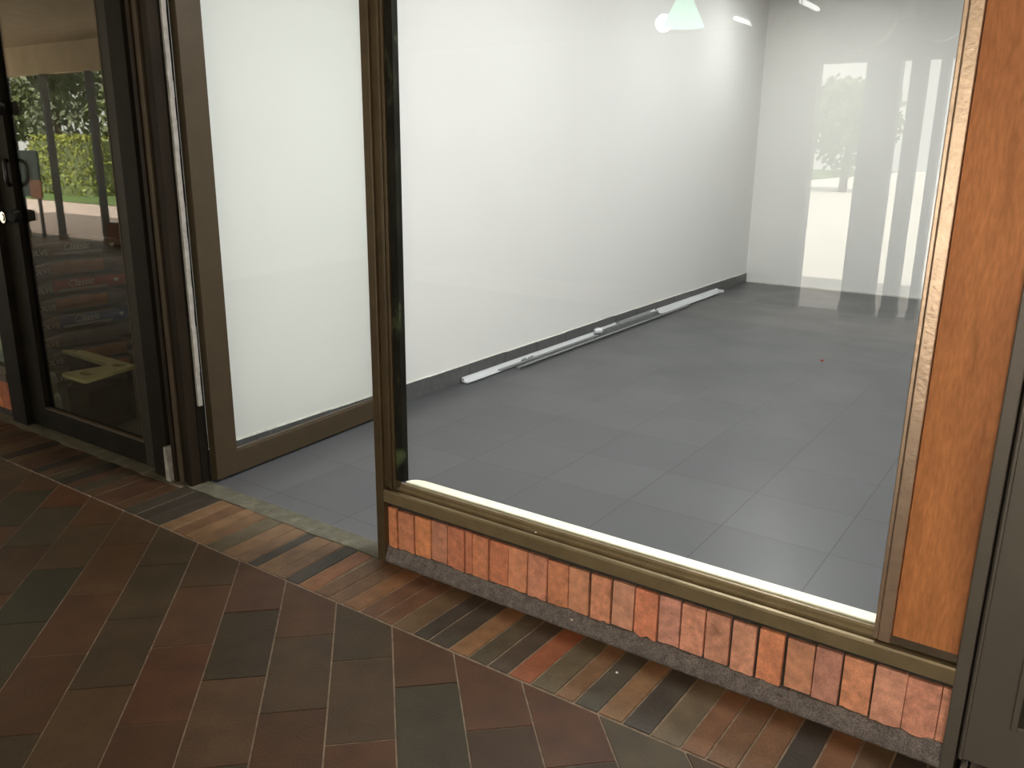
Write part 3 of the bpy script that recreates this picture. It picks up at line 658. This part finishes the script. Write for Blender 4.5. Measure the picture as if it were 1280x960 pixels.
for i, (x, y, h, cr, m) in enumerate(((-34, -15, 6.5, 3, 'leaf'), (-29.3, -14.5, 6.8, 2.9, 'leaf_d'), (-24.8, -14.8, 6.2, 2.8, 'leaf'), (-20.2, -15.2, 6.6, 2.8, 'leaf_d'), (-15.8, -15, 6, 2.6, 'leaf'), (-38, -21, 8.5, 3.9, 'leaf_d'), (-29.5, -21, 8.5, 3.9, 'leaf'), (-6.2, -31, 4.4, 2.6, 'leaf'), (-1.2, -34, 4.6, 2.6, 'leaf_y'))):
    tree(x, y, h, cr * .8, M_[m], ['big bushy tree at the far left of the garden', 'grey green tree behind the left end of the yellow hedge', 'green tree rising straight behind the yellow hedge', 'grey green tree beside the low green hedge', 'green tree at the right end of the low hedge', 'tall grey green tree in the back row of the garden', 'tall green tree in the back row of the garden', 'left one of two trees beyond the bright opening, mirrored in the big window', 'yellow green tree beyond the bright opening, mirrored in the big window'][i])

# round balloons and lamps under the walk's ceiling
for (x, y, z, r, m, lab) in ((.33, -4.55, 2.40, .25, 'balloon', 'biggest dark round balloon hanging at the walk opening'), (-.08, -4.42, 2.30, .11, 'balloon', 'small dark balloon nearest the bright gap'), (.84, -4.55, 2.36, .18, 'balloon', 'dark balloon hanging nearest the plywood panel'), (-.42, -4.6, 2.42, .09, 'balloon_p', 'little pink balloon at the edge of the bright gap')):
    e = empty('balloon', (x, y, z)); tag(e, lab, 'balloon', 'balloons hanging at the walk opening')
    bm = bmesh.new(); bmesh.ops.create_uvsphere(bm, u_segments=28, v_segments=18, radius=r)
    for v in bm.verts: v.co.z *= 1.08 if v.co.z > 0 else 1.0; v.co.z = v.co.z if v.co.z > -r * .6 else v.co.z * 1.08
    b = MB(); b.add(bm); bm.free(); b.build('bladder', M_[m], None, smooth=True).parent = e
    b = MB(); b.tube([(0, 0, r), (.01, 0, r + .06), (0, 0, 2.815 - z)], .004, 6); b.build('string', M_['ink'], None).parent = e
Lp = empty('pendant_lamp', (-1.1, -4.7, 2.32)); tag(Lp, 'mint green pendant lamp with a bright white end, mirrored in the big window', 'lamp')
b = MB(); b.cyl((0, 0, .08), (0, 0, .32), .17, 24, .05); b.build('lamp_shade', M_['mint'], None).parent = Lp
bm = bmesh.new(); bmesh.ops.create_uvsphere(bm, u_segments=16, v_segments=10, radius=.07); b = MB(); b.add(bm, M=Matrix.Translation((-.17, 0, .12))); bm.free(); b.build('bulb', M_['bulb'], None, smooth=True).parent = Lp
b = MB(); b.cyl((0, 0, .32), (0, 0, .5), .006, 8); b.build('cord', M_['blackp'], None).parent = Lp

for (x, y, L_, lab) in ((-.11, -4.74, .42, 'short lit tube lamp under the edge of the walk ceiling, near the balloons'), (-.81, -5.35, .55, 'lit tube lamp under the flat slab, near the mint pendant')):
    e = empty('tube_lamp', (x, y, 2.49)); tag(e, lab, 'lamp', 'tube lamps of the walk')
    b = MB(); b.cyl((0, -L_ / 2, 0), (0, L_ / 2, 0), .016, 12); b.build('tube', M_['tubeglow'], None, smooth=True).parent = e
    top = .325 if y > -4.95 else .03
    b = MB(); b.box(-.016, .016, -L_ / 2 - .02, L_ / 2 + .02, .018, top); b.build('fitting', M_['white_m'], None).parent = e
# ------------------------------------------------------------------ light
def area(name, loc, size, power, col=(1, 1, 1), rot=(0, 0, 0), sy=None, spread=180):
    l = bpy.data.lights.new(name, 'AREA'); l.energy = power; l.color = col; l.shape = 'RECTANGLE'; l.size = size; l.size_y = sy or size; l.spread = R(spread)
    o = bpy.data.objects.new(name, l); o.location = loc; o.rotation_euler = rot; COL.objects.link(o); return o
for (x, y, p) in ((1.1, .65, 100), (.3, 2.5, 38), (.2, 4.6, 40)):
    area('ceiling_lamp', (x, y, ZC - .02), .6, p, (1, .985, .985), sy=.6)
area('ceiling_spot', (-.5, 6.1, 2.95), .22, 15, (1, .99, .96))
area('shop_fill', (-2.6, 1.2, 2.95), .4, 7, (1, .88, .7))  # added fill light that lifts the dim shop; no lamp is visible there
area('walk_lamp', (3.0, -3.2, 2.80), .5, 30, (1, .80, .58))
sun = bpy.data.lights.new('sun', 'SUN'); sun.energy = 24; sun.angle = R(1); sun.color = (1, .95, .85)
so = bpy.data.objects.new('sun', sun); so.rotation_euler = (R(-38), R(18), 0); COL.objects.link(so)
w = bpy.data.worlds.new('sky'); S.world = w; w.use_nodes = True
bg = w.node_tree.nodes['Background']; bg.inputs[0].default_value = (1, .96, .88, 1); bg.inputs[1].default_value = 4.5

# ------------------------------------------------------------------ camera
r_ = Vector((0.82161434, 0.56994034, 0.01085739)); u_ = Vector((-0.16260665, 0.21607015, 0.96274232)); f_ = Vector((-0.54635973, 0.79276838, -0.27020242))
cam = bpy.data.cameras.new('camera'); cam.sensor_width = 36; cam.lens = 1055 / 1280 * 36; cam.clip_start = .02; cam.clip_end = 300
co = bpy.data.objects.new('camera', cam); COL.objects.link(co)
co.matrix_world = Matrix(((r_.x, u_.x, -f_.x, 1.96114), (r_.y, u_.y, -f_.y, -2.03168), (r_.z, u_.z, -f_.z, 1.45), (0, 0, 0, 1)))
S.camera = co
S.view_settings.view_transform = 'Standard'; S.view_settings.look = 'None'; S.view_settings.gamma = 1; S.view_settings.use_curve_mapping = False
S.view_settings.exposure = 0
